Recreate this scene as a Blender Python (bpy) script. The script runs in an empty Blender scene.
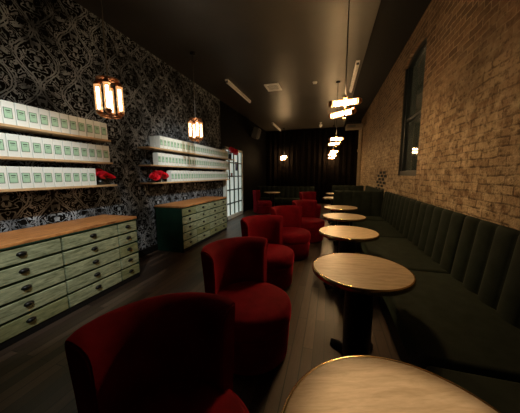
import bpy, bmesh, math, random
from mathutils import Vector, Matrix
random.seed(7)
S = bpy.context.scene
COL = S.collection
PI = math.pi
R = math.radians

# ------------------------------------------------------------------ camera, world, exposure
def make_camera():
    f, yaw, pitch, roll = 234.3, .288, .134, .006
    cy, sy, cp, sp = math.cos(yaw), math.sin(yaw), math.cos(pitch), math.sin(pitch)
    fwd = Vector((-sy*cp, cy*cp, -sp)); right = Vector((cy, sy, 0)); down = fwd.cross(right)
    cr, sr = math.cos(roll), math.sin(roll)
    r2 = right*cr + down*sr; d2 = down*cr - right*sr
    cd = bpy.data.cameras.new('camera'); cd.sensor_width = 36; cd.lens = f/520*36; cd.clip_start = .02
    co = bpy.data.objects.new('camera', cd); COL.objects.link(co)
    m = Matrix((r2, -d2, -fwd)).transposed().to_4x4(); m.translation = (0, 0, 1.42)
    co.matrix_world = m
    S.camera = co
make_camera()
w = bpy.data.worlds.new('world'); S.world = w; w.use_nodes = True
w.node_tree.nodes['Background'].inputs[0].default_value = (.02, .022, .025, 1)
w.node_tree.nodes['Background'].inputs[1].default_value = .02
S.view_settings.view_transform = 'Standard'
S.view_settings.look = 'None'
S.view_settings.gamma = 1
S.view_settings.use_curve_mapping = False
S.view_settings.exposure = 0.0
WARM = (1, .66, .34)
AMBER_LIGHT = 290.0      # glow of the tubes over the tables
LEFT_LIGHT = 14.0       # glow of the tube clusters by the shelves

# ------------------------------------------------------------------ materials
MATS = {}
def nodes_of(name):
    m = bpy.data.materials.new(name); m.use_nodes = True
    nt = m.node_tree
    return m, nt, nt.nodes['Principled BSDF']
def N(nt, t, **kw):
    n = nt.nodes.new(t)
    for k, v in kw.items(): setattr(n, k, v)
    return n
def math_n(nt, op, a, b=None, c=None):
    n = N(nt, 'ShaderNodeMath', operation=op)
    for i, x in enumerate((a, b, c)):
        if x is None: continue
        if hasattr(x, 'is_output'): nt.links.new(x, n.inputs[i])
        else: n.inputs[i].default_value = x
    return n.outputs[0]
def ramp(nt, fac, stops):
    r = N(nt, 'ShaderNodeValToRGB')
    el = r.color_ramp.elements
    while len(el) < len(stops): el.new(.5)
    for e, (p, c) in zip(el, stops): e.position = p; e.color = (*c, 1)
    nt.links.new(fac, r.inputs[0])
    return r.outputs[0]
def noise(nt, vec, scale, detail=4, rough=.55, dist=0.0):
    n = N(nt, 'ShaderNodeTexNoise')
    n.inputs['Scale'].default_value = scale; n.inputs['Detail'].default_value = detail
    n.inputs['Roughness'].default_value = rough; n.inputs['Distortion'].default_value = dist
    if vec is not None: nt.links.new(vec, n.inputs['Vector'])
    return n.outputs['Fac']
def mapped(nt, scale=(1, 1, 1), kind='Object'):
    tc = N(nt, 'ShaderNodeTexCoord'); mp = N(nt, 'ShaderNodeMapping')
    mp.inputs['Scale'].default_value = scale
    nt.links.new(tc.outputs[kind], mp.inputs['Vector'])
    return mp.outputs[0]
def bump(nt, b, height, strength=.3, dist=.01):
    n = N(nt, 'ShaderNodeBump'); n.inputs['Strength'].default_value = strength; n.inputs['Distance'].default_value = dist
    nt.links.new(height, n.inputs['Height']); nt.links.new(n.outputs[0], b.inputs['Normal'])
def mixc(nt, fac, a, b, mode='MIX'):
    n = N(nt, 'ShaderNodeMix', data_type='RGBA', blend_type=mode)
    for i, x in ((0, fac), (6, a), (7, b)):
        if hasattr(x, 'is_output'): nt.links.new(x, n.inputs[i])
        elif isinstance(x, tuple): n.inputs[i].default_value = (*x, 1)
        else: n.inputs[i].default_value = x
    return n.outputs[2]

def plain(name, col, rough=.5, metal=0.0, var=.15, scale=12, spec=.5):
    m, nt, b = nodes_of(name)
    v = mapped(nt); f = noise(nt, v, scale)
    c = ramp(nt, f, [(.3, tuple(x*(1-var) for x in col)), (.7, tuple(min(1, x*(1+var)) for x in col))])
    nt.links.new(c, b.inputs['Base Color'])
    b.inputs['Roughness'].default_value = rough; b.inputs['Metallic'].default_value = metal
    b.inputs['Specular IOR Level'].default_value = spec
    MATS[name] = m
    return m
def velvet(name, col, sheen, tint):
    m, nt, b = nodes_of(name)
    v = mapped(nt); f = noise(nt, v, 9, 5)
    c = ramp(nt, f, [(.3, tuple(x*.75 for x in col)), (.7, tuple(x*1.25 for x in col))])
    nt.links.new(c, b.inputs['Base Color'])
    b.inputs['Roughness'].default_value = .85; b.inputs['Specular IOR Level'].default_value = .12
    b.inputs['Sheen Weight'].default_value = sheen; b.inputs['Sheen Roughness'].default_value = .35
    b.inputs['Sheen Tint'].default_value = (*tint, 1)
    bump(nt, b, noise(nt, v, 260, 2), .12, .002)
    MATS[name] = m
    return m
def wood(name, dark, light, scale, rough=.45, grain=18, bumpy=.15, coat=0.0):
    m, nt, b = nodes_of(name)
    v = mapped(nt, scale)
    f = noise(nt, v, grain, 6, .6, .6); g = noise(nt, v, grain*4, 3, .6)
    t = math_n(nt, 'ADD', math_n(nt, 'MULTIPLY', f, .75), math_n(nt, 'MULTIPLY', g, .25))
    nt.links.new(ramp(nt, t, [(.36, dark), (.64, light)]), b.inputs['Base Color'])
    b.inputs['Roughness'].default_value = rough; b.inputs['Coat Weight'].default_value = coat
    bump(nt, b, t, bumpy, .004)
    MATS[name] = m
    return m
def glow(name, col, strength):
    m, nt, b = nodes_of(name)
    b.inputs['Base Color'].default_value = (*col, 1)
    b.inputs['Emission Color'].default_value = (*col, 1)
    b.inputs['Emission Strength'].default_value = strength
    MATS[name] = m
    return m
def clear_glass(name, tint, gloss=.1, lit=0.0):
    m, nt, b = nodes_of(name)
    nt.nodes.remove(b)
    t = N(nt, 'ShaderNodeBsdfTransparent'); t.inputs[0].default_value = (*tint, 1)
    g = N(nt, 'ShaderNodeBsdfGlossy'); g.inputs['Roughness'].default_value = .05
    mx = N(nt, 'ShaderNodeMixShader'); mx.inputs[0].default_value = gloss
    nt.links.new(t.outputs[0], mx.inputs[1]); nt.links.new(g.outputs[0], mx.inputs[2])
    em = N(nt, 'ShaderNodeEmission'); em.inputs[0].default_value = (1, .52, .2, 1); em.inputs[1].default_value = lit
    ad = N(nt, 'ShaderNodeAddShader'); nt.links.new(mx.outputs[0], ad.inputs[0]); nt.links.new(em.outputs[0], ad.inputs[1])
    nt.links.new(ad.outputs[0], nt.nodes['Material Output'].inputs[0])
    MATS[name] = m
    return m

plain('black_metal', (.012, .012, .012), .35, .6)
plain('black_paint', (.004, .004, .004), .7, 0, .15, 12, .2)
plain('duct_paint', (.10, .075, .05), .6)
plain('rear_paint', (.012, .011, .010), .8)
plain('copper', (.45, .2, .09), .3, 1.0)
plain('chrome', (.6, .58, .55), .18, 1.0)
plain('brass_edge', (.62, .42, .2), .22, 1.0)
plain('cable', (.12, .11, .10), .6)
plain('white_plastic', (.86, .84, .80), .5)
plain('grey_plastic', (.1, .1, .1), .6)
plain('grille_dark', (.05, .045, .04), .7)
plain('carton_white', (.74, .76, .72), .6, 0, .05, 6)
plain('label_green', (.36, .56, .40), .6, 0, .12, 40)
plain('label_ink', (.03, .05, .035), .6)
plain('dresser_green', (.006, .032, .018), .6, 0, .3, 6, .3)
plain('door_frame_white', (.66, .7, .66), .5)
plain('muntin_dark', (.03, .04, .035), .5)
plain('window_frame_dark', (.008, .013, .015), .4)
plain('hole_black', (.004, .004, .004), .9)
plain('post_paint', (.30, .23, .15), .6)
plain('leaf_green', (.01, .05, .012), .5)
plain('rose_red', (.80, .015, .035), .6, 0, .25, 30)
plain('pot_black', (.012, .014, .012), .3)
plain('curtain_cloth', (.007, .005, .004), .9, 0, .3, 4, .05)
plain('sticker_blue', (.02, .04, .3), .5)
plain('sticker_red', (.3, .05, .03), .5)
velvet('red_velvet', (.165, .002, .009), .75, (.9, .05, .10))
velvet('green_velvet', (.020, .027, .0205), .09, (.3, .45, .3))
wood('table_laminate', (.45, .33, .20), (.64, .49, .33), (1.2, 7, 1), .38, 6, .02)
wood('shelf_wood', (.42, .26, .13), (.62, .42, .23), (6, 1, 6), .5, 5)
wood('dresser_top_wood', (.16, .055, .016), (.62, .27, .085), (14, 1.1, 4), .5, 6, .2)
wood('drawer_green_wood', (.115, .135, .07), (.37, .40, .25), (2, 1.6, 9), .6, 5, .35)
wood('drawer_olive_wood', (.10, .12, .05), (.25, .26, .13), (2, 1.6, 9), .6, 5, .35)
clear_glass('tube_glass', (1, .93, .8), .08, .42)
clear_glass('amber_glass', (1, .9, .7), .08, 1.0)
glow('tube_core', (1, .69, .40), AMBER_LIGHT)
glow('far_tube_core', (1, .69, .40), AMBER_LIGHT*.55)
glow('cluster_core', (1, .88, .72), LEFT_LIGHT)

def mat_floor():
    m, nt, b = nodes_of('floor_planks')
    tc = N(nt, 'ShaderNodeTexCoord'); sx = N(nt, 'ShaderNodeSeparateXYZ'); nt.links.new(tc.outputs['Object'], sx.inputs[0])
    cb = N(nt, 'ShaderNodeCombineXYZ'); nt.links.new(sx.outputs[1], cb.inputs[0]); nt.links.new(sx.outputs[0], cb.inputs[1])
    br = N(nt, 'ShaderNodeTexBrick'); nt.links.new(cb.outputs[0], br.inputs['Vector'])
    br.offset = .37; br.inputs['Scale'].default_value = 1
    br.inputs['Brick Width'].default_value = 1.1; br.inputs['Row Height'].default_value = .085
    br.inputs['Mortar Size'].default_value = .004; br.inputs['Bias'].default_value = 0
    br.inputs['Color1'].default_value = (.026, .016, .011, 1); br.inputs['Color2'].default_value = (.100, .066, .048, 1)
    br.inputs['Mortar'].default_value = (.01, .007, .005, 1)
    g = noise(nt, mapped(nt, (14, 1.2, 1)), 6, 6, .6)
    c = mixc(nt, .6, br.outputs['Color'], ramp(nt, g, [(.3, (.35, .35, .35)), (.7, (1, 1, 1))]), 'MULTIPLY')
    nt.links.new(c, b.inputs['Base Color'])
    nt.links.new(math_n(nt, 'ADD', math_n(nt, 'MULTIPLY', g, .25), .25), b.inputs['Roughness'])
    h = math_n(nt, 'SUBTRACT', math_n(nt, 'MULTIPLY', g, .3), br.outputs['Fac'])
    bump(nt, b, h, .35, .004)
    MATS['floor_planks'] = m
def mat_brick():
    m, nt, b = nodes_of('old_brick')
    tc = N(nt, 'ShaderNodeTexCoord'); sx = N(nt, 'ShaderNodeSeparateXYZ'); nt.links.new(tc.outputs['Object'], sx.inputs[0])
    cb = N(nt, 'ShaderNodeCombineXYZ'); nt.links.new(sx.outputs[1], cb.inputs[0]); nt.links.new(sx.outputs[2], cb.inputs[1])
    nd = N(nt, 'ShaderNodeTexNoise'); nd.inputs['Scale'].default_value = 5; nt.links.new(cb.outputs[0], nd.inputs['Vector'])
    va = N(nt, 'ShaderNodeVectorMath', operation='SCALE'); va.inputs['Scale'].default_value = .04; nt.links.new(nd.outputs['Color'], va.inputs[0])
    vb = N(nt, 'ShaderNodeVectorMath', operation='ADD'); nt.links.new(cb.outputs[0], vb.inputs[0]); nt.links.new(va.outputs[0], vb.inputs[1])
    br = N(nt, 'ShaderNodeTexBrick'); nt.links.new(vb.outputs[0], br.inputs['Vector'])
    br.inputs['Scale'].default_value = 1
    br.inputs['Brick Width'].default_value = .22; br.inputs['Row Height'].default_value = .075
    br.inputs['Mortar Size'].default_value = .009; br.inputs['Mortar Smooth'].default_value = .35; br.inputs['Bias'].default_value = -.1
    br.inputs['Color1'].default_value = (.60, .45, .285, 1); br.inputs['Color2'].default_value = (.27, .17, .10, 1)
    br.inputs['Mortar'].default_value = (.20, .145, .095, 1)
    big = noise(nt, cb.outputs[0], 1.6, 6, .65); fine = noise(nt, cb.outputs[0], 17, 5, .7); mid = noise(nt, cb.outputs[0], 7, 5, .7)
    c = mixc(nt, ramp(nt, mid, [(.44, (0, 0, 0)), (.60, (.85, .85, .85))]), br.outputs['Color'], (.72, .57, .38))
    c = mixc(nt, ramp(nt, fine, [(.54, (0, 0, 0)), (.66, (.5, .5, .5))]), c, (.12, .075, .04))
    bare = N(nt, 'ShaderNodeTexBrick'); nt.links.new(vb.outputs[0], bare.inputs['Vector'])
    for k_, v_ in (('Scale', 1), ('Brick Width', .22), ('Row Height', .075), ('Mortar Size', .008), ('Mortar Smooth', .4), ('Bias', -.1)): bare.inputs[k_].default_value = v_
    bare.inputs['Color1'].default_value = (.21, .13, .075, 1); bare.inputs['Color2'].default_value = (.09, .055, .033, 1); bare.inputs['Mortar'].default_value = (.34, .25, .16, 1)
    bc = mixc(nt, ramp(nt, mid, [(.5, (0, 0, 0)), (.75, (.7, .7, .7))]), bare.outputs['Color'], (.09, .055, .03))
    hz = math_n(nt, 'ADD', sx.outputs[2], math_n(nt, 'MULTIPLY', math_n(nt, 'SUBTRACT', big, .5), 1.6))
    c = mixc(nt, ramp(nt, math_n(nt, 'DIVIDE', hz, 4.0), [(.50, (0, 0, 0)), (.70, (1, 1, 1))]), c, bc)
    c = mixc(nt, ramp(nt, fine, [(.50, (0, 0, 0)), (.64, (.5, .5, .5))]), c, (.07, .043, .025))
    c = mixc(nt, .75, c, ramp(nt, big, [(.3, (.55, .5, .45)), (.65, (1, 1, 1))]), 'MULTIPLY')
    nt.links.new(c, b.inputs['Base Color'])
    b.inputs['Roughness'].default_value = .85; b.inputs['Specular IOR Level'].default_value = .2
    h = math_n(nt, 'ADD', math_n(nt, 'MULTIPLY', br.outputs['Fac'], -1.0), math_n(nt, 'ADD', math_n(nt, 'MULTIPLY', fine, .8), math_n(nt, 'MULTIPLY', mid, .9)))
    bump(nt, b, h, 1.0, .04)
    MATS['old_brick'] = m
def mat_damask():
    m, nt, b = nodes_of('damask_wallpaper')
    tc = N(nt, 'ShaderNodeTexCoord'); sx = N(nt, 'ShaderNodeSeparateXYZ'); nt.links.new(tc.outputs['Object'], sx.inputs[0])
    M = lambda op, a, b_=None, c=None: math_n(nt, op, a, b_, c)
    wob = noise(nt, tc.outputs['Object'], 14, 2)
    u = M('DIVIDE', sx.outputs[1], .44); cu = M('FLOOR', u)
    par = M('MULTIPLY', M('MODULO', M('ADD', cu, 100.0), 2.0), .5)
    v = M('ADD', M('DIVIDE', sx.outputs[2], .60), par)
    a = M('ABSOLUTE', M('SUBTRACT', M('FRACT', u), .5)); fv = M('SUBTRACT', M('FRACT', v), .5)
    edge = M('ADD', M('MULTIPLY', M('COSINE', M('MULTIPLY', fv, 2*PI)), .22), .25)
    d = M('ABSOLUTE', M('ADD', M('SUBTRACT', a, edge), M('MULTIPLY', M('SUBTRACT', wob, .5), .10)))
    band = M('LESS_THAN', M('ABSOLUTE', M('SUBTRACT', d, .035)), .020)
    cb = N(nt, 'ShaderNodeCombineXYZ'); nt.links.new(M('MULTIPLY', a, .44), cb.inputs[0]); nt.links.new(M('MULTIPLY', fv, .60), cb.inputs[1])
    n1 = noise(nt, cb.outputs[0], 11, 1.5, .5, .9); n2 = noise(nt, cb.outputs[0], 32, 2, .5, .6)
    scroll = M('LESS_THAN', M('ABSOLUTE', M('SUBTRACT', n1, .47)), .026)
    leaf = M('GREATER_THAN', n1, .60)
    vein = M('LESS_THAN', n2, .56)
    k = M('MAXIMUM', M('MAXIMUM', band, scroll), M('MULTIPLY', leaf, vein))
    patch = noise(nt, tc.outputs['Object'], 3, 4)
    silver = ramp(nt, patch, [(.36, (.05, .056, .064)), (.62, (.33, .37, .42))])
    k = M('MULTIPLY', k, M('LESS_THAN', sx.outputs[1], 6.56))
    nt.links.new(mixc(nt, k, (.004, .004, .004), silver), b.inputs['Base Color'])
    b.inputs['Roughness'].default_value = .7; b.inputs['Specular IOR Level'].default_value = .04
    MATS['damask_wallpaper'] = m
def mat_ceiling():
    m, nt, b = nodes_of('dark_ceiling')
    f = noise(nt, mapped(nt), 1.3, 4)
    nt.links.new(ramp(nt, f, [(.3, (.030, .026, .022)), (.7, (.045, .039, .032))]), b.inputs['Base Color'])
    b.inputs['Roughness'].default_value = .42
    bump(nt, b, noise(nt, mapped(nt), 3, 3), .06, .02)
    MATS['dark_ceiling'] = m
def mat_panes():
    m, nt, b = nodes_of('lit_frosted_panes')
    f = noise(nt, mapped(nt, (1, 1.3, .8)), 1.4, 3)
    c = ramp(nt, f, [(.3, (.50, .62, .56)), (.7, (.85, .95, .88))])
    nt.links.new(c, b.inputs['Base Color']); nt.links.new(c, b.inputs['Emission Color'])
    b.inputs['Emission Strength'].default_value = .5; b.inputs['Roughness'].default_value = .4
    MATS['lit_frosted_panes'] = m
def mat_nightglass():
    m, nt, b = nodes_of('night_window_glass')
    f = noise(nt, mapped(nt), 2, 4)
    nt.links.new(ramp(nt, f, [(.3, (.030, .042, .042)), (.7, (.08, .10, .095))]), b.inputs['Base Color'])
    b.inputs['Roughness'].default_value = .06; b.inputs['Specular IOR Level'].default_value = .6
    bump(nt, b, noise(nt, mapped(nt), 1.5, 2), .05, .02)
    MATS['night_window_glass'] = m
mat_floor(); mat_brick(); mat_damask(); mat_ceiling(); mat_panes(); mat_nightglass()

# ------------------------------------------------------------------ mesh helpers
def B(): return bmesh.new()
def box(bm, c, s, bev=0.0, seg=2, rot=None, mi=0):
    t = bmesh.new(); bmesh.ops.create_cube(t, size=1)
    bmesh.ops.scale(t, vec=s, verts=t.verts)
    if bev: bmesh.ops.bevel(t, geom=list(t.edges), offset=bev, segments=seg, affect='EDGES', profile=.5)
    if rot is not None: bmesh.ops.transform(t, matrix=rot, verts=t.verts)
    bmesh.ops.translate(t, vec=c, verts=t.verts)
    merge(bm, t, mi)
def merge(bm, t, mi=0):
    base = [bm.verts.new(v.co) for v in t.verts]
    t.verts.index_update()
    for f in t.faces:
        try:
            nf = bm.faces.new([base[v.index] for v in f.verts]); nf.material_index = mi; nf.smooth = f.smooth
        except ValueError: pass
    t.free()
def tube(bm, pts, r, seg=12, cap=True, mi=0):
    pts = [Vector(p) for p in pts]; rs = r if isinstance(r, (list, tuple)) else [r]*len(pts)
    rings = []; up = None
    for i, p in enumerate(pts):
        d = (pts[min(i+1, len(pts)-1)] - pts[max(i-1, 0)]).normalized()
        if up is None: up = Vector((0, 0, 1)) if abs(d.z) < .9 else Vector((1, 0, 0))
        x = d.cross(up).normalized(); y = x.cross(d).normalized(); up = y
        rings.append([bm.verts.new(p + (x*math.cos(2*PI*k/seg) + y*math.sin(2*PI*k/seg))*rs[i]) for k in range(seg)])
    for a, b_ in zip(rings, rings[1:]):
        for k in range(seg):
            f = bm.faces.new((a[k], a[(k+1) % seg], b_[(k+1) % seg], b_[k])); f.smooth = True; f.material_index = mi
    if cap:
        for rg in (rings[0][::-1], rings[-1]):
            f = bm.faces.new(rg); f.material_index = mi
def lathe(bm, prof, seg=32, c=(0, 0, 0), mi=0):
    rings = []
    for r, z in prof:
        if r < 1e-5: rings.append([bm.verts.new((c[0], c[1], c[2]+z))])
        else: rings.append([bm.verts.new((c[0]+r*math.cos(2*PI*k/seg), c[1]+r*math.sin(2*PI*k/seg), c[2]+z)) for k in range(seg)])
    for a, b_ in zip(rings, rings[1:]):
        for k in range(seg):
            j = (k+1) % seg
            vs = [a[0], b_[j], b_[k]] if len(a) == 1 else [a[k], a[j], b_[0]] if len(b_) == 1 else [a[k], a[j], b_[j], b_[k]]
            f = bm.faces.new(vs); f.smooth = True; f.material_index = mi
def ellipsoid(bm, c, s, seg=16, rings=10, mi=0):
    t = bmesh.new(); bmesh.ops.create_uvsphere(t, u_segments=seg, v_segments=rings, radius=1)
    bmesh.ops.scale(t, vec=s, verts=t.verts); bmesh.ops.translate(t, vec=c, verts=t.verts)
    for f in t.faces: f.smooth = True
    merge(bm, t, mi)
def obj(name, bm, mats, parent=None, smooth_angle=None):
    bmesh.ops.recalc_face_normals(bm, faces=bm.faces)
    me = bpy.data.meshes.new(name); bm.to_mesh(me); bm.free()
    for m in ([mats] if isinstance(mats, str) else mats): me.materials.append(MATS[m])
    o = bpy.data.objects.new(name, me); COL.objects.link(o)
    if parent: o.parent = parent
    if smooth_angle:
        me.polygons.foreach_set('use_smooth', [True]*len(me.polygons))
        me.set_sharp_from_angle(angle=R(smooth_angle))
    return o
def thing(name, label, cat, loc=(0, 0, 0), rz=0, group=None):
    o = bpy.data.objects.new(name, None); COL.objects.link(o); o.empty_display_size = .1
    o.location = loc; o.rotation_euler = (0, 0, rz)
    o['label'] = label; o['category'] = cat
    if group: o['group'] = group
    return o
def tag(o, label, cat, group=None):
    o['label'] = label; o['category'] = cat
    if group: o['group'] = group
    return o
def struct(name, bm, mats, parent=None):
    o = obj(name, bm, mats, parent)
    if not parent: o['kind'] = 'structure'
    return o
def dup(root, loc, rz, label, group=None):
    r = root.copy(); COL.objects.link(r); r.location = loc; r.rotation_euler = (0, 0, rz); r['label'] = label
    if group: r['group'] = group
    for ch in list(root.children):
        c = ch.copy(); COL.objects.link(c); c.parent = r
        for g in list(ch.children):
            d = g.copy(); COL.objects.link(d); d.parent = c
    return r

# ------------------------------------------------------------------ the room
XL, XR, Y0, Y1, ZC, ZV, XS = -3.15, 1.30, -2.6, 11.9, 3.60, 3.85, .55
def quad(bm, *vs, mi=0):
    f = bm.faces.new([bm.verts.new(v) for v in vs]); f.material_index = mi
bm = B(); box(bm, ((XL+XR)/2, (Y0+Y1)/2, -.05), (XR-XL+.6, Y1-Y0+.2, .1)); struct('floor', bm, 'floor_planks')
bm = B(); box(bm, ((XL+XS)/2, (Y0+Y1)/2, ZC+.06), (XS-XL, Y1-Y0, .12)); struct('ceiling', bm, 'dark_ceiling')
bm = B(); box(bm, ((XS+XR)/2, (Y0+Y1)/2, ZV+.06), (XR-XS+.5, Y1-Y0, .12)); box(bm, (XS-.03, (Y0+Y1)/2, (ZC+ZV)/2+.12), (.05, Y1-Y0, ZV-ZC))
struct('ceiling_recess', bm, 'black_paint')
bm = B(); box(bm, (XL-.06, (Y0+Y1)/2, ZC/2), (.12, Y1-Y0, ZC)); struct('wall_left', bm, 'damask_wallpaper')
bm = B(); box(bm, ((XL+XR)/2, Y1+.06, ZV/2), (XR-XL+.6, .12, ZV)); struct('wall_back', bm, 'rear_paint')
bm = B(); box(bm, ((XL+XR)/2, Y0-.06, ZV/2), (XR-XL+.6, .12, ZV)); struct('wall_rear', bm, 'rear_paint')
bm = B(); box(bm, (XL+.012, 3.0, .06), (.024, 6.9, .12), .004); struct('baseboard_left', bm, 'black_paint')

# right wall of brick with an arched window opening
WY0, WY1, WZ0, WZS, WZP, WD = 4.26, 5.33, 1.39, 3.38, 3.52, .24
def arch(y): 
    t = (y-WY0)/(WY1-WY0)*2-1
    return WZS + (WZP-WZS)*math.sqrt(max(0, 1-t*t)) if abs(t) < 1 else WZS
bm = B()
quad(bm, (XR, Y0, 0), (XR, WY0, 0), (XR, WY0, ZV), (XR, Y0, ZV))
quad(bm, (XR, WY1, 0), (XR, Y1, 0), (XR, Y1, ZV), (XR, WY1, ZV))
quad(bm, (XR, WY0, 0), (XR, WY1, 0), (XR, WY1, WZ0), (XR, WY0, WZ0))
ys = [WY0+(WY1-WY0)*i/20 for i in range(21)]
for a, c in zip(ys, ys[1:]):
    quad(bm, (XR, a, arch(a)), (XR, c, arch(c)), (XR, c, ZV), (XR, a, ZV))
    quad(bm, (XR, a, arch(a)), (XR, c, arch(c)), (XR+WD, c, arch(c)), (XR+WD, a, arch(a)))
for y in (WY0, WY1): quad(bm, (XR, y, WZ0), (XR+WD, y, WZ0), (XR+WD, y, WZS), (XR, y, WZS))
quad(bm, (XR, WY0, WZ0), (XR, WY1, WZ0), (XR+WD, WY1, WZ0), (XR+WD, WY0, WZ0))
box(bm, (XR+WD+.05, (Y0+Y1)/2, ZV/2), (.04, Y1-Y0, ZV))
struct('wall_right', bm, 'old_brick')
win = thing('window_1', 'tall arched window with dark frame recessed in the brick wall', 'window', (XR+.10, 0, 0))
win['kind'] = 'structure'
bm = B()
cx = 0.0
for y in (WY0+.035, WY1-.035): box(bm, (cx, y, (WZ0+WZS)/2), (.10, .07, WZS-WZ0), .006)
box(bm, (cx, (WY0+WY1)/2, WZ0+.045), (.14, WY1-WY0, .09), .008)
box(bm, (cx, (WY0+WY1)/2, 2.42), (.06, WY1-WY0-.1, .05), .005)
for a, c in zip(ys, ys[1:]):
    for x0 in (-.05, .05): quad(bm, (x0, a, arch(a)-.08), (x0, c, arch(c)-.08), (x0, c, arch(c)), (x0, a, arch(a)))
    quad(bm, (-.05, a, arch(a)-.08), (-.05, c, arch(c)-.08), (.05, c, arch(c)-.08), (.05, a, arch(a)-.08))
for y in (WY0+.012, WY1-.012): box(bm, (.01, y, (WZ0+WZS)/2), (.20, .024, WZS-WZ0), .003)
obj('window_frame', bm, 'window_frame_dark', win)
bm = B(); box(bm, (-.062, WY0+.05, 1.98), (.02, .02, .09), .004); obj('window_latch', bm, 'white_plastic', win)
bm = B()
box(bm, (.02, (WY0+WY1)/2, (WZ0+WZS)/2), (.008, WY1-WY0-.04, WZS-WZ0-.02))
for a, c in zip(ys[1:-1], ys[2:-1]): quad(bm, (.016, a, WZS-.02), (.016, c, WZS-.02), (.016, c, arch(c)-.03), (.016, a, arch(a)-.03))
obj('window_glass', bm, 'night_window_glass', win)
# honeycomb vent: bricks left out of the wall
vent = thing('wall_vent', 'cluster of dark gaps where bricks are left out of the brick wall', 'vent', (XR, 6.9, 1.0))
for row in range(6):
    for k in range(3 if row % 2 == 0 else 2):
        bm = B(); box(bm, (-.002, -.42+.42*k+(.2 if row % 2 else 0)-.05*row+.1, .03+.086*row), (.012, .27, .064), .003)
        obj('vent_hole', bm, 'hole_black', vent)
# corner post and duct at the far right
bm = B(); box(bm, (1.22, 11.35, 1.7), (.12, .12, 3.4), .01); box(bm, (1.21, 11.34, 2.45), (.16, .16, .12), .01)
struct('trim_1', bm, 'post_paint')
duct = thing('ceiling_duct', 'grey brown duct box under the ceiling by the far end of the brick wall', 'duct', (.88, 10.6, 3.25))
bm = B(); box(bm, (0, 0, .08), (.62, .5, .16), .01); obj('duct_body', bm, 'duct_paint', duct)
bm = B(); box(bm, (-.1, -.255, .08), (.3, .012, .1), .004); obj('duct_grille', bm, 'grille_dark', duct)
bm = B(); [tube(bm, [(x, 0, .16), (x, 0, ZV-3.25)], .008, 8) for x in (-.2, .2)]; obj('hanger_rod', bm, 'black_metal', duct)

# lit paned door on the left wall
DY0, DY1, DZ = 6.62, 8.12, 2.28
door = thing('door_1', 'tall lit glass door of frosted white panes with dark glazing bars', 'door', (XL, 0, 0)); door['kind'] = 'structure'
bm = B(); box(bm, (.03, (DY0+DY1)/2, DZ/2+.02), (.03, DY1-DY0-.06, DZ-.08)); obj('door_glass', bm, 'lit_frosted_panes', door)
bm = B()
for y in (DY0+.04, DY1-.04): box(bm, (.05, y, DZ/2), (.1, .08, DZ), .006)
for z in (.06, DZ-.04): box(bm, (.05, (DY0+DY1)/2, z), (.1, DY1-DY0, .12 if z < 1 else .08), .006)
obj('door_frame', bm, 'door_frame_white', door)
bm = B()
for i in range(1, 4): box(bm, (.06, DY0+(DY1-DY0)*i/4, DZ/2), (.04, .035, DZ-.1))
for i in range(1, 5): box(bm, (.06, (DY0+DY1)/2, .06+(DZ-.08)*i/5), (.045, DY1-DY0-.1, .035))
obj('glazing_bars', bm, 'muntin_dark', door)
bm = B(); box(bm, (.05, 7.62, 1.72), (.02, .16, .3)); o = obj('door_sticker', bm, 'sticker_blue', door)
bm = B(); box(bm, (.05, 7.2, 1.42), (.02, .12, .14)); o = obj('door_sticker', bm, 'sticker_red', door)

# curtain along the back wall
bm = B(); cols = []
nx = 260
for i in range(nx+1):
    x = XL+.02+(XR-.16-XL)*i/nx
    yy = 11.72+.055*math.sin(x*26+.6*math.sin(x*3.1))+.02*math.sin(x*61)
    cols.append([bm.verts.new((x, yy, .02)), bm.verts.new((x, 11.72+(yy-11.72)*.8, 1.8)), bm.verts.new((x, 11.72+(yy-11.72)*.6, 3.56))])
for a, c in zip(cols, cols[1:]):
    for k in range(2): bm.faces.new((a[k], c[k], c[k+1], a[k+1])).smooth = True
cur = obj('curtain', bm, 'curtain_cloth'); sm = cur.modifiers.new('thick', 'SOLIDIFY'); sm.thickness = .006
tag(cur, 'black pleated curtain hanging across the whole back wall', 'curtain')

# ------------------------------------------------------------------ ceiling fittings
def batten():
    t = thing('fluorescent_batten', 'unlit white strip light on the ceiling between the air vent and the left wall', 'ceiling light', (-2.34, 6.08, ZC), 0, 'strip lights on the ceiling')
    bm = B(); box(bm, (0, 0, -.02), (.075, 1.66, .04), .006); obj('batten_body', bm, 'white_plastic', t)
    bm = B(); tube(bm, [(0, -.8, -.062), (0, .8, -.062)], .02, 14); obj('light_tube', bm, 'white_plastic', t)
    for s in (-1, 1):
        bm = B(); box(bm, (0, s*.81, -.05), (.05, .03, .05), .006); obj('end_cap', bm, 'grey_plastic' if s < 0 else 'white_plastic', t)
    return t
bt = batten()
dup(bt, (-2.38, 10.78, ZC), 0, 'unlit strip light on the ceiling near the far back curtain')
dup(bt, (.45, 6.02, ZC), 0, 'unlit strip light along the right edge of the ceiling above the tables')
t = thing('ceiling_vent', 'small white square air vent in the middle of the dark ceiling', 'vent', (-1.43, 6.05, ZC))
bm = B()
for s in (-1, 1): box(bm, (s*.155, 0, -.012), (.05, .46, .024), .004); box(bm, (0, s*.205, -.012), (.28, .05, .024), .004)
obj('vent_frame', bm, 'white_plastic', t)
bm = B(); box(bm, (0, 0, -.004), (.26, .36, .006)); obj('vent_core', bm, 'grille_dark', t)
for k in range(5):
    bm = B(); box(bm, (0, -.14+.07*k, -.013), (.26, .022, .012), .002); obj('vent_slat', bm, 'white_plastic', t)
t = thing('smoke_detector', 'small white round smoke detector on the ceiling right of the air vent', 'smoke detector', (-.41, 6.04, ZC))
bm = B(); lathe(bm, [(0, -.045), (.03, -.045), (.045, -.03), (.055, -.012), (.055, 0), (0, 0)], 20); obj('detector_body', bm, 'white_plastic', t)
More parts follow.
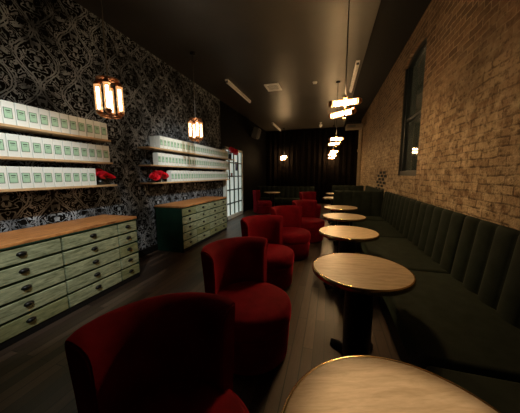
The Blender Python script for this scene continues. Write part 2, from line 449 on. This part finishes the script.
bm = B(); lathe(bm, [(0, -.054), (.018, -.053), (.02, -.044), (0, -.044)], 14); obj('detector_dome', bm, 'grey_plastic', t)
t = thing('ceiling_camera', 'tiny white dome camera hanging from the ceiling near the back curtain', 'camera', (-.44, 10.6, ZC))
bm = B(); lathe(bm, [(0, 0), (.05, 0), (.05, -.02), (.02, -.03), (.02, -.07), (.06, -.08), (.07, -.13), (0, -.14)], 18); obj('camera_mount', bm, 'white_plastic', t)
bm = B(); lathe(bm, [(.055, -.14), (.05, -.17), (.03, -.19), (0, -.2)], 18); obj('camera_dome', bm, 'white_plastic', t)
t = thing('wall_speaker', 'dim black loudspeaker angled out high on the left wall past the glass door', 'speaker', (XL, 9.4, 3.1))
bm = B(); box(bm, (.22, 0, 0), (.24, .34, .42), .03, 2, Matrix.Rotation(R(18), 4, 'Y')); obj('speaker_case', bm, 'grey_plastic', t)
bm = B(); box(bm, (.35, 0, -.04), (.012, .28, .36), .004, 1, Matrix.Rotation(R(18), 4, 'Y')); obj('speaker_grille', bm, 'grille_dark', t)
bm = B(); tube(bm, [(0, 0, 0), (.06, 0, .01), (.12, 0, .01)], .02, 10); box(bm, (.008, 0, 0), (.016, .12, .12), .003); obj('wall_bracket', bm, 'black_metal', t)

# ------------------------------------------------------------------ pendant lamps
def lamp_tube(parent, p0, p1, core, r=.036, glass='amber_glass', wire=.022):
    p0, p1 = Vector(p0), Vector(p1); d = (p1-p0).normalized()
    bm = B(); tube(bm, [p0, p1], r, 18, False); g = obj('glass_tube', bm, glass, parent)
    bm = B(); tube(bm, [p0+d*.035, p1-d*.035], wire, 12); obj('filament', bm, core, g)
    for p, s in ((p0, -1), (p1, 1)):
        bm = B(); tube(bm, [p+d*s*.03, p+d*s*.012, p, p-d*s*.012], [r*.55, r*.95, r*1.08, r*1.08], 16); obj('end_cap', bm, 'copper', g)
def row_pendant(label, loc, core='tube_core', rz=0):
    x, y, z = loc
    t = thing('pendant_lamp', label, 'pendant lamp', (x, y, ZC), rz, 'pendant lamps in a row over the tables')
    zz = z-ZC
    bm = B(); lathe(bm, [(0, -.03), (.05, -.028), (.055, 0), (0, 0)], 20); obj('canopy', bm, 'black_metal', t)
    bm = B(); tube(bm, [(0, 0, -.02), (0, 0, zz+.06)], .007, 8); obj('cord', bm, 'black_metal', t)
    bm = B(); tube(bm, [(0, 0, zz+.07), (0, 0, zz-.19)], .011, 10); lathe(bm, [(.011, zz+.08), (.026, zz+.07), (.026, zz+.045), (.011, zz+.04)], 14)
    lathe(bm, [(.011, zz-.17), (.02, zz-.18), (.02, zz-.20), (0, zz-.205)], 14)
    obj('stem', bm, 'copper', t)
    lamp_tube(t, (-.165, -.05, zz-.012), (.155, -.035, zz), core)
    a = R(30)
    lamp_tube(t, (-.03-.145*math.cos(a), .05+.145*math.sin(a), zz-.115), (-.03+.145*math.cos(a), .05-.145*math.sin(a), zz-.105), core)
    return t
row_pendant('nearest pendant lamp over the tables, two glowing horizontal glass tubes', (.15, 3.16, 2.28))
row_pendant('second nearest glowing pendant lamp over the row of tables', (.118, 6.19, 2.28), 'far_tube_core', R(12))
pf = row_pendant('third glowing pendant lamp over the row of tables, small in the distance', (.107, 9.5, 2.28), 'far_tube_core', R(25))
dup(pf, (.095, 11.35, ZC), R(40), 'farthest pendant lamp of the row over the tables, just before the curtain')
dup(pf, (-2.15, 11.35, ZC), R(15), 'lone glowing pendant lamp far left before the back curtain')
def cluster_pendant(label, loc, core):
    x, y, z = loc
    t = thing('cluster_pendant', label, 'pendant lamp', (x, y, ZC), 0, 'clustered tube pendants by the shelves')
    zz = z-ZC
    bm = B(); lathe(bm, [(0, -.03), (.05, -.028), (.055, 0), (0, 0)], 20); obj('canopy', bm, 'black_metal', t)
    bm = B(); tube(bm, [(0, 0, -.02), (0, 0, zz+.2)], .007, 8); obj('cord', bm, 'cable', t)
    bm = B(); lathe(bm, [(.02, zz+.22), (.05, zz+.20), (.05, zz+.185), (.02, zz+.18)], 16)
    for s in (1, -1):
        zr = zz+.185*s
        lathe(bm, [(.098, zr-.004), (.108, zr-.004), (.108, zr+.004), (.098, zr+.004), (.098, zr-.004)], 28)
        for k in range(4):
            a = k*PI/2+R(40); tube(bm, [(0, 0, zr), (.10*math.cos(a), .10*math.sin(a), zr)], .008, 8)
    lathe(bm, [(0, zz+.194), (.115, zz+.194), (.115, zz+.2), (0, zz+.204)], 28)  # top plate added to shade the ceiling from the tubes
    tube(bm, [(0, 0, zz-.2), (0, 0, zz+.2)], .008, 8)
    obj('cage_frame', bm, 'copper', t)
    for k in range(4):
        a = k*PI/2+R(40)
        lamp_tube(t, (.103*math.cos(a), .103*math.sin(a), zz-.145), (.103*math.cos(a), .103*math.sin(a), zz+.145), core, .033, 'tube_glass', .014)
    return t
ca = cluster_pendant('cluster of glowing upright glass tubes hanging before the nearer boxed shelves', (-2.36, 2.14, 2.26), 'cluster_core')
dup(ca, (-2.44, 4.02, ZC+.0), R(8), 'cluster of glowing upright glass tubes hanging before the farther boxed shelves')
# added unseen spotlights: one brightens the nearest table, two fill the shelves
def spot(label, loc, aim, watts, col, cone, blend=.5, soft=.03):
    t = thing('added_spotlight', label, 'spotlight', loc, 0, 'added ceiling spotlights')
    d = (Vector(aim)-Vector(loc)); d.normalize(); head = Vector((0, 0, -.13))
    bm = B(); lathe(bm, [(0, 0), (.05, 0), (.05, -.02), (.012, -.024), (.012, -.10), (0, -.10)], 20); obj('spot_mount', bm, 'black_metal', t)
    bm = B(); tube(bm, [head-d*.06, head+d*.075], .042, 20, False); tube(bm, [head-d*.062, head-d*.058], .042, 20); obj('spot_head', bm, 'black_metal', t)
    ld = bpy.data.lights.new('spot_beam', 'SPOT'); ld.energy = watts; ld.color = col; ld.spot_size = R(cone); ld.spot_blend = blend; ld.shadow_soft_size = soft
    lo = bpy.data.objects.new('spot_beam', ld); COL.objects.link(lo); lo.parent = t; lo.location = head+d*.08
    lo.rotation_euler = d.to_track_quat('-Z', 'Y').to_euler()
spot('added black spotlight above the nearest table, out of view', (.3, .62, ZC), (.24, .55, .74), 170, (1, .74, .46), 14.5)
spot('added black spotlight filling the nearer shelves, out of view', (-1.1, .3, ZC), (-2.95, 1.55, 1.15), 380, (.97, 1, .94), 44, .7)
spot('added black spotlight filling the farther shelves, out of view', (-.7, 2.3, ZC), (-2.95, 4.9, 1.15), 420, (.97, 1, .94), 44, .7, .16)

# ------------------------------------------------------------------ banquettes
def backrest_mesh(L, H, x0=0.0):
    bm = B(); n = max(2, round(L/.215)); per = 12; rows = []
    prof = []                                     # (y, z, bulge weight)
    for i in range(9):
        k = i/8; prof.append((-.13+.07*k, .36+(H-.06-.36)*k, 1))
    for i in range(1, 7):
        a = PI*i/6; prof.append((-.0325-.0275*math.cos(a), H-.06+.06*math.sin(a), max(0, math.cos(a))*.6+.4*(i < 5)))
    prof.append((-.005, .36, 0))
    for j in range(n*per+1):
        s = j/per; q = abs(math.sin(PI*s))**.55
        rows.append([bm.verts.new((x0+L*j/(n*per), y-.046*(q-.45)*wt, z+.020*(q-.5)*(wt if z > H-.1 else 0))) for y, z, wt in prof])
    for a, c in zip(rows, rows[1:]):
        for k in range(len(prof)-1): bm.faces.new((a[k], c[k], c[k+1], a[k+1])).smooth = True
    bm.faces.new(rows[0][::-1]); bm.faces.new(rows[-1])
    return bm
def banquette(label, L, loc, rz, depth=.80, H=1.03, ncush=1, group='dark green banquettes along the brick wall'):
    t = thing('banquette', label, 'banquette', loc, rz, group)
    obj('backrest', backrest_mesh(L, H), 'green_velvet', t)
    for k in range(ncush):
        bm = B(); l = L/ncush
        box(bm, (l*(k+.5), -(depth+.085)/2, .36), (l-.008, depth-.10, .17), .035, 4)
        obj('seat_cushion', bm, 'green_velvet', t, 60)
    bm = B(); box(bm, (L/2, -(depth-.06)/2-.01, .14), (L-.004, depth-.10, .27), .005); obj('plinth', bm, 'black_paint', t)
    return t
BX = XR-.005
# runs along the wall: local x goes towards the camera (world -y), front faces world -x
segs = [(6.03, 5.42, 'end'), (5.40, 4.02, 'third'), (4.0, 2.68, 'second'), (2.66, 1.33, 'nearest'), (1.31, -.05, 'by')]
banquette('channel-backed dark green banquette bay beside the third table from the camera', 1.32, (BX, 4.0, 0), -PI/2)
banquette('channel-backed dark green banquette bay under the arched window, beside the fifth table', 1.38, (BX, 5.40, 0), -PI/2)
banquette('channel-backed dark green banquette bay at the right edge, beside the second table', 1.33, (BX, 2.66, 0), -PI/2)
banquette('shadowed dark green banquette bay nearest the camera in the lower right corner', 1.36, (BX, 1.31, 0), -PI/2)
rt = banquette('dark green banquette return turning across the room behind the fifth table', 1.08, (.10, 6.06, 0), 0, .62)
bm = backrest_mesh(.60, 1.03); bmesh.ops.transform(bm, matrix=Matrix.Translation((1.195, -.03, 0)) @ Matrix.Rotation(-PI/2, 4, 'Z'), verts=bm.verts)
obj('side_backrest', bm, 'green_velvet', rt)
banquette('dark green banquette beyond the return, along the brick wall in the distance', 2.6, (BX, 9.0, 0), -PI/2, .80, 1.03, 2)
banquette('farthest dark green banquette turning across the room below the distant pendants', 1.18, (.10, 9.95, 0), 0, .62, .98)
banquette('dark green banquette across the far left end of the room, before the curtain', 2.50, (-3.10, 10.1, 0), 0, .66, .92, 2, None)

# ------------------------------------------------------------------ tables
def table(label, loc, rz=0, group='round cafe tables in a row along the banquette'):
    t = thing('round_table', label, 'table', loc, rz, group)
    bm = B(); lathe(bm, [(0, .706), (.325, .706), (.331, .712), (.331, .738), (.329, .7405), (0, .7405)], 64); obj('tabletop', bm, 'table_laminate', t, 30)
    bm = B(); lathe(bm, [(.331, .704), (.340, .705), (.343, .712), (.3435, .728), (.341, .737), (.336, .742), (.331, .7415)], 64); obj('metal_rim', bm, 'brass_edge', t)
    bm = B(); lathe(bm, [(0, .03), (.085, .03), (.10, .05), (.10, .64), (.14, .68), (.16, .705), (0, .705)], 32); obj('pedestal', bm, 'black_metal', t, 40)
    for k in range(4):
        a = k*PI/2+PI/4; c, s = math.cos(a), math.sin(a)
        bm = B(); tube(bm, [(c*.06, s*.06, .045), (c*.15, s*.15, .035), (c*.22, s*.22, .028)], [.035, .030, .022], 12)
        lathe(bm, [(0, 0), (.022, 0), (.022, .018), (.012, .03), (0, .03)], 14, (c*.21, s*.21, 0))
        obj('foot', bm, 'black_metal', t)
    for k, a in enumerate((R(207), R(27))):
        c, s = math.cos(a), math.sin(a)
        bm = B()
        box(bm, (c*.24, s*.24, .70), (.05, .05, .012), .003)
        tube(bm, [(c*.24, s*.24, .70), (c*.24, s*.24, .645), (c*.26, s*.26, .625), (c*.285, s*.285, .63), (c*.295, s*.295, .66)], .008, 8)
        ellipsoid(bm, (c*.295, s*.295, .668), (.014, .014, .014), 10, 8)
        ellipsoid(bm, (c*.24, s*.24, .628), (.016, .016, .016), 10, 8)
        obj('bag_hook', bm, 'black_metal', t)
    return t
TX = .235
t1 = table('round pale wood cafe table nearest the camera, cut off by the bottom edge', (.226, .553, 0), R(20))
dup(t1, (.236, 1.779, 0), R(8), 'second round pale wood cafe table from the camera, fully in view')
dup(t1, (.231, 2.937, 0), R(31), 'third round pale wood cafe table from the camera')
dup(t1, (.243, 4.036, 0), R(14), 'fourth round pale wood cafe table from the camera')
dup(t1, (.235, 5.138, 0), R(25), 'fifth round pale wood cafe table, just before the banquette return')
dup(t1, (.15, 7.25, 0), R(5), 'sixth round cafe table, half hidden behind the banquette return')
dup(t1, (.20, 8.95, 0), R(5), 'seventh and farthest round cafe table of the right row')
dup(t1, (-2.16, 8.98, 0), R(5), 'small round cafe table at the far left before the back banquette', 'cafe table at the far left')

# ------------------------------------------------------------------ velvet chairs (face local +x)
def chair(label, loc, rz):
    t = thing('velvet_chair', label, 'chair', loc, rz, 'red velvet tub chairs')
    ox = .02
    bm = B(); lathe(bm, [(0, .30), (.315, .30), (.325, .32), (.328, .40), (.318, .435), (.29, .455), (.2, .466), (0, .47)], 48, (ox, 0, 0)); obj('seat_cushion', bm, 'red_velvet', t, 60)
    bm = B(); lathe(bm, [(0, .03), (.29, .03), (.30, .04), (.318, .295), (0, .295)], 48, (ox, 0, 0)); obj('seat_drum', bm, 'red_velvet', t, 60)
    bm = B(); lathe(bm, [(0, 0), (.26, 0), (.26, .03), (0, .03)], 40, (ox, 0, 0)); obj('swivel_base', bm, 'black_metal', t, 40)
    # curved back: section sweeps +-75 degrees around the rear
    sec = [(.335, .06), (.338, .42), (.348, .62), (.362, .80), (.364, .838), (.358, .852), (.345, .852), (.325, .843), (.300, .825), (.278, .795), (.268, .755), (.262, .60), (.262, .44), (.30, .30), (.322, .06)]
    bm = B(); rows = []; n = 40; half = R(62)
    for j in range(n+1):
        a = PI-half+2*half*j/n
        k = abs(j/n*2-1)
        dz = .014*max(0, (k-.8)/.2)**2
        rows.append([bm.verts.new((r*math.cos(a)+.0, r*math.sin(a), z-(dz if z > .7 else 0))) for r, z in sec])
    for a, c in zip(rows, rows[1:]):
        for k in range(len(sec)):
            q = (k+1) % len(sec); bm.faces.new((a[k], c[k], c[q], a[q])).smooth = True
    bm.faces.new(rows[0][::-1]); bm.faces.new(rows[-1])
    bmesh.ops.recalc_face_normals(bm, faces=bm.faces)
    bmesh.ops.bevel(bm, geom=[e for e in bm.edges if len(e.link_faces) == 2 and any(len(f.verts) > 6 for f in e.link_faces)], offset=.008, segments=2, affect='EDGES')
    obj('backrest', bm, 'red_velvet', t, 50)
    return t
c1 = chair('red velvet tub chair nearest the camera, only its dark curved back in view', (-.53, .60, 0), R(-50))
dup(c1, (-.595, 1.67, 0), R(-39), 'second red velvet tub chair from the camera, beside the second table')
dup(c1, (-.74, 2.87, 0), R(-50), 'third red velvet tub chair from the camera')
dup(c1, (-.62, 3.99, 0), R(-54), 'fourth red velvet tub chair from the camera')
dup(c1, (-.41, 5.10, 0), R(-54), 'fifth red velvet tub chair from the camera, beside the fifth table')
dup(c1, (-.57, 7.7, 0), R(-54), 'small distant red velvet tub chair behind the fifth one')
dup(c1, (-2.36, 8.3, 0), R(5), 'red velvet tub chair turned sideways at the far left table')

# ------------------------------------------------------------------ apothecary dressers along the left wall
def dresser(label, y0, cols, olive):
    L = cols[-1]-y0; D = .58; H = .87
    t = thing('drawer_cabinet', label, 'cabinet', (XL+.03, y0, 0), 0, 'green apothecary cabinets along the left wall')
    bm = B(); box(bm, (D/2, L/2, .07), (D-.02, L-.01, .14), .004)
    box(bm, (D/2-.01, L/2, .45), (D-.04, L, .76), .004)
    for y in (.012, L-.012): box(bm, (D-.018, y, .45), (.04, .024, .76), .003)
    obj('carcass', bm, 'dresser_green', t)
    bm = B(); box(bm, (D-.02, L/2, .03), (.03, L-.01, .06), .003); obj('kick_board', bm, 'black_paint', t)
    bm = B(); box(bm, (D/2+.004, L/2, .852), (D+.012, L+.012, .03), .004); obj('top_board', bm, 'dresser_top_wood', t)
    bm = B(); box(bm, (D-.005, L/2, .830), (.03, L, .014), .003); obj('top_moulding', bm, 'dresser_green', t)
    ys_ = [y0]+cols
    hrow = (.822-.055)/5
    for ci, (a, c) in enumerate(zip(ys_, ys_[1:])):
        for r_ in range(5):
            z = .055+hrow*(4-r_+.5); yc = (a+c)/2-y0; wdt = c-a-.016
            bm = B(); box(bm, (D-.012, yc, z), (.03, wdt, hrow-.026), .004)
            d = obj('drawer', bm, 'drawer_olive_wood' if (ci, r_) in olive else 'drawer_green_wood', t)
            if (ci, r_) in olive: d['label'] = 'dull olive brown drawer'
            bm = B(); x = D+.004
            ellipsoid(bm, (x, yc, z+.01), (.004, .040, .023), 20, 8)
            ellipsoid(bm, (x+.006, yc, z+.012), (.018, .034, .017), 20, 10)
            obj('cup_pull', bm, 'black_metal', d)
    return t
dresser('nearer distressed green drawer cabinet with orange wood top, at the left edge', .97, [1.61, 2.26, 2.56], {(2, 2), (2, 4), (0, 4)})
dresser('farther dark green drawer cabinet under the longer boxed shelves', 3.60, [4.08, 4.62, 5.13, 5.52], {(0, 0), (2, 4), (1, 3), (3, 4)})

# ------------------------------------------------------------------ shelves, boxes and roses
SX = -2.90; SW = SX-XL
SH = (('bottom', 1.300), ('middle', 1.605), ('top', 1.905))
def shelf(label, y0, y1, z):
    t = thing('wall_shelf', label, 'shelf', (XL, (y0+y1)/2, z), 0, 'wooden wall shelves holding boxes')
    bm = B(); box(bm, (SW/2, 0, -.012), (SW, y1-y0, .024), .003); obj('shelf_board', bm, 'shelf_wood', t)
    for y in [y0+.2+(y1-y0-.4)*i/3 for i in range(4)]:
        bm = B(); yy = y-(y0+y1)/2
        box(bm, (.006, yy, -.09), (.012, .03, .13), .002); tube(bm, [(.01, yy, -.15), (.05, yy, -.06), (.16, yy, -.026)], .006, 6)
        obj('shelf_bracket', bm, 'black_metal', t)
for nm, z in SH: shelf('%s wooden shelf of the nearer set, above the left edge cabinet' % nm, .80, 2.64 if nm == 'bottom' else 2.60, z)
for nm, z in SH: shelf('%s wooden shelf of the longer farther set, beyond the dark gap' % nm, 3.32, 7.02 if nm == 'top' else 6.60, z)
BW, BH, BD = .092, .215, .11
def carton():
    t = thing('carton', '', 'box', (0, 0, 0))
    bm = B(); box(bm, (-BD/2, 0, BH/2), (BD, BW, BH), .003, 1); 
    box(bm, (-BD/2, 0, BH+.0005), (BD-.012, .004, .001))
    obj('carton_body', bm, 'carton_white', t)
    bm = B()
    box(bm, (.0008, -.008, .105), (.0016, .066, .098), 0, mi=1)
    box(bm, (.0014, -.008, .105), (.0016, .058, .090), 0, mi=0)
    box(bm, (.0020, -.008, .128), (.0016, .036, .009), 0, mi=1)
    box(bm, (.0020, -.008, .112), (.0016, .026, .004), 0, mi=1)
    obj('carton_label', bm, ['label_green', 'label_ink'], t)
    return t
proto = carton(); first = [True]
ORD = 'zeroth first second third fourth fifth sixth seventh eighth ninth tenth eleventh twelfth thirteenth fourteenth fifteenth sixteenth seventeenth eighteenth nineteenth twentieth'.split()
TENS = {2: 'twenty', 3: 'thirty'}
def ordn(n):
    return ORD[n] if n <= 20 else TENS[n//10]+'-'+ORD[n % 10] if n % 10 else {30: 'thirtieth'}[n]
def put_carton(x, y, z, label, group, rz=0.0):
    loc = (x, y, z)
    if first[0]:
        first[0] = False; proto.location = loc; proto.rotation_euler = (0, 0, rz); proto['label'] = label; proto['group'] = group; return proto
    return dup(proto, loc, rz, label, group)
for nm, z in SH:
    end = {'top': 2.57, 'middle': 2.57, 'bottom': 2.345}[nm]
    for k in range(14 if nm != 'bottom' else 12):
        put_carton(SX-.012-random.random()*.004, end-.049-.098*k, z, 'white green-labelled carton, %s from the right end of the nearer %s shelf' % (ordn(k+1), nm), 'cartons on the nearer %s shelf' % nm, random.uniform(-.02, .02))
for nm, z in SH:
    start = {'top': 3.60, 'middle': 3.52, 'bottom': 3.86}[nm]
    n = int((6.57-start)/.098)
    for k in range(n):
        put_carton(SX-.012-random.random()*.003, start+.049+.098*k, z, 'white green-labelled carton, %s from the left end of the farther %s shelf' % (ordn(k+1), nm), 'cartons on the farther %s shelf' % nm, random.uniform(-.012, .012))
for k in range(1):
    put_carton(SX-.012-.118*(k+1), 3.60+.049, 1.905, 'white carton standing behind the leftmost carton of the farther top shelf', 'cartons on the farther top shelf')

def rose_mesh():
    bm = B()
    for layer, (n, r, hgt, tilt) in enumerate(((3, .010, .030, .1), (4, .018, .028, .35), (5, .027, .024, .7), (6, .034, .016, 1.1))):
        for k in range(n):
            a0 = 2*PI*(k/n)+layer*.5; wd = 2*PI/n*.75; g = []
            for i in range(5):
                row = []
                for j in range(5):
                    u = a0+(i/4-.5)*wd*1.35; v = j/4
                    rr = r*(.25+.75*math.sin(v*PI*.5))+tilt*.012*v*v
                    row.append(bm.verts.new((rr*math.cos(u), rr*math.sin(u), hgt*v-.002*tilt*(i/4-.5)**2*40*v*.1)))
                g.append(row)
            for i in range(4):
                for j in range(4): bm.faces.new((g[i][j], g[i+1][j], g[i+1][j+1], g[i][j+1])).smooth = True
    ellipsoid(bm, (0, 0, .012), (.012, .012, .016), 10, 8)
    return bm
def bouquet(label, loc, pot_h, spots, s=1.0):
    t = thing('rose_bouquet', label, 'flowers', loc, 0, None)
    bm = B(); lathe(bm, [(0, 0), (.045, 0), (.052, .01), (.058, pot_h), (.052, pot_h), (.05, pot_h-.01), (0, pot_h-.012)], 24); obj('vase', bm, 'pot_black', t)
    bm = B()
    for (x, y, z) in spots: tube(bm, [(0, 0, pot_h-.01), (x*.5, y*.5, (pot_h+z)*.5), (x, y, z)], .003, 6)
    for k in range(34):
        a = random.uniform(0, 2*PI); rr = random.uniform(.04, .11); z = pot_h+random.uniform(-.02, .05)
        p = Vector((math.cos(a)*rr*.7, math.sin(a)*rr, z)); d = Vector((math.cos(a), math.sin(a), random.uniform(-.6, .5))).normalized()*.045
        sd = d.cross(Vector((0, 0, 1))).normalized()*.016
        vs = [bm.verts.new(q) for q in (p-d*.5, p+sd, p+d*.5, p-sd)]
        bm.faces.new(vs)
    obj('foliage', bm, 'leaf_green', t)
    me = None
    for (x, y, z) in spots:
        if me is None:
            r_ = obj('rose', rose_mesh(), 'rose_red', t); me = r_.data
        else:
            r_ = bpy.data.objects.new('rose', me); COL.objects.link(r_); r_.parent = t
        r_.location = (x, y, z-.01); r_.scale = (s, s, s)
        r_.rotation_euler = (random.uniform(-.5, .5), random.uniform(.3, 1.0), random.uniform(0, 6))
    return t
bouquet('red roses in a small dark pot at the right end of the nearer bottom shelf', (SX-.10, 2.47, 1.30), .07,
        [(.02, -.07, .13), (.05, -.01, .14), (.03, .05, .15), (.06, .09, .12), (-.02, .0, .17), (.07, -.05, .10), (-.03, .07, .15), (.04, .125, .10)], 1.25)
bouquet('red roses in a small dark pot at the left end of the farther bottom shelf', (SX-.09, 3.60, 1.30), .07,
        [(.03, -.16, .12), (.05, -.09, .15), (.05, -.02, .14), (.06, .05, .15), (.05, .11, .11), (-.02, -.05, .17), (-.02, .06, .17), (.07, -.03, .10), (.05, -.13, .09)], 1.5)
bouquet('red roses in a tall dark vase at the right end of the farther top shelf', (SX-.10, 6.86, 1.905), .16,
        [(.06, -.06, .22), (.08, .05, .23), (.08, .15, .22), (.06, .25, .22), (.07, .35, .19), (.08, .10, .28), (.05, -.02, .29), (.07, .28, .26)], 2.0)
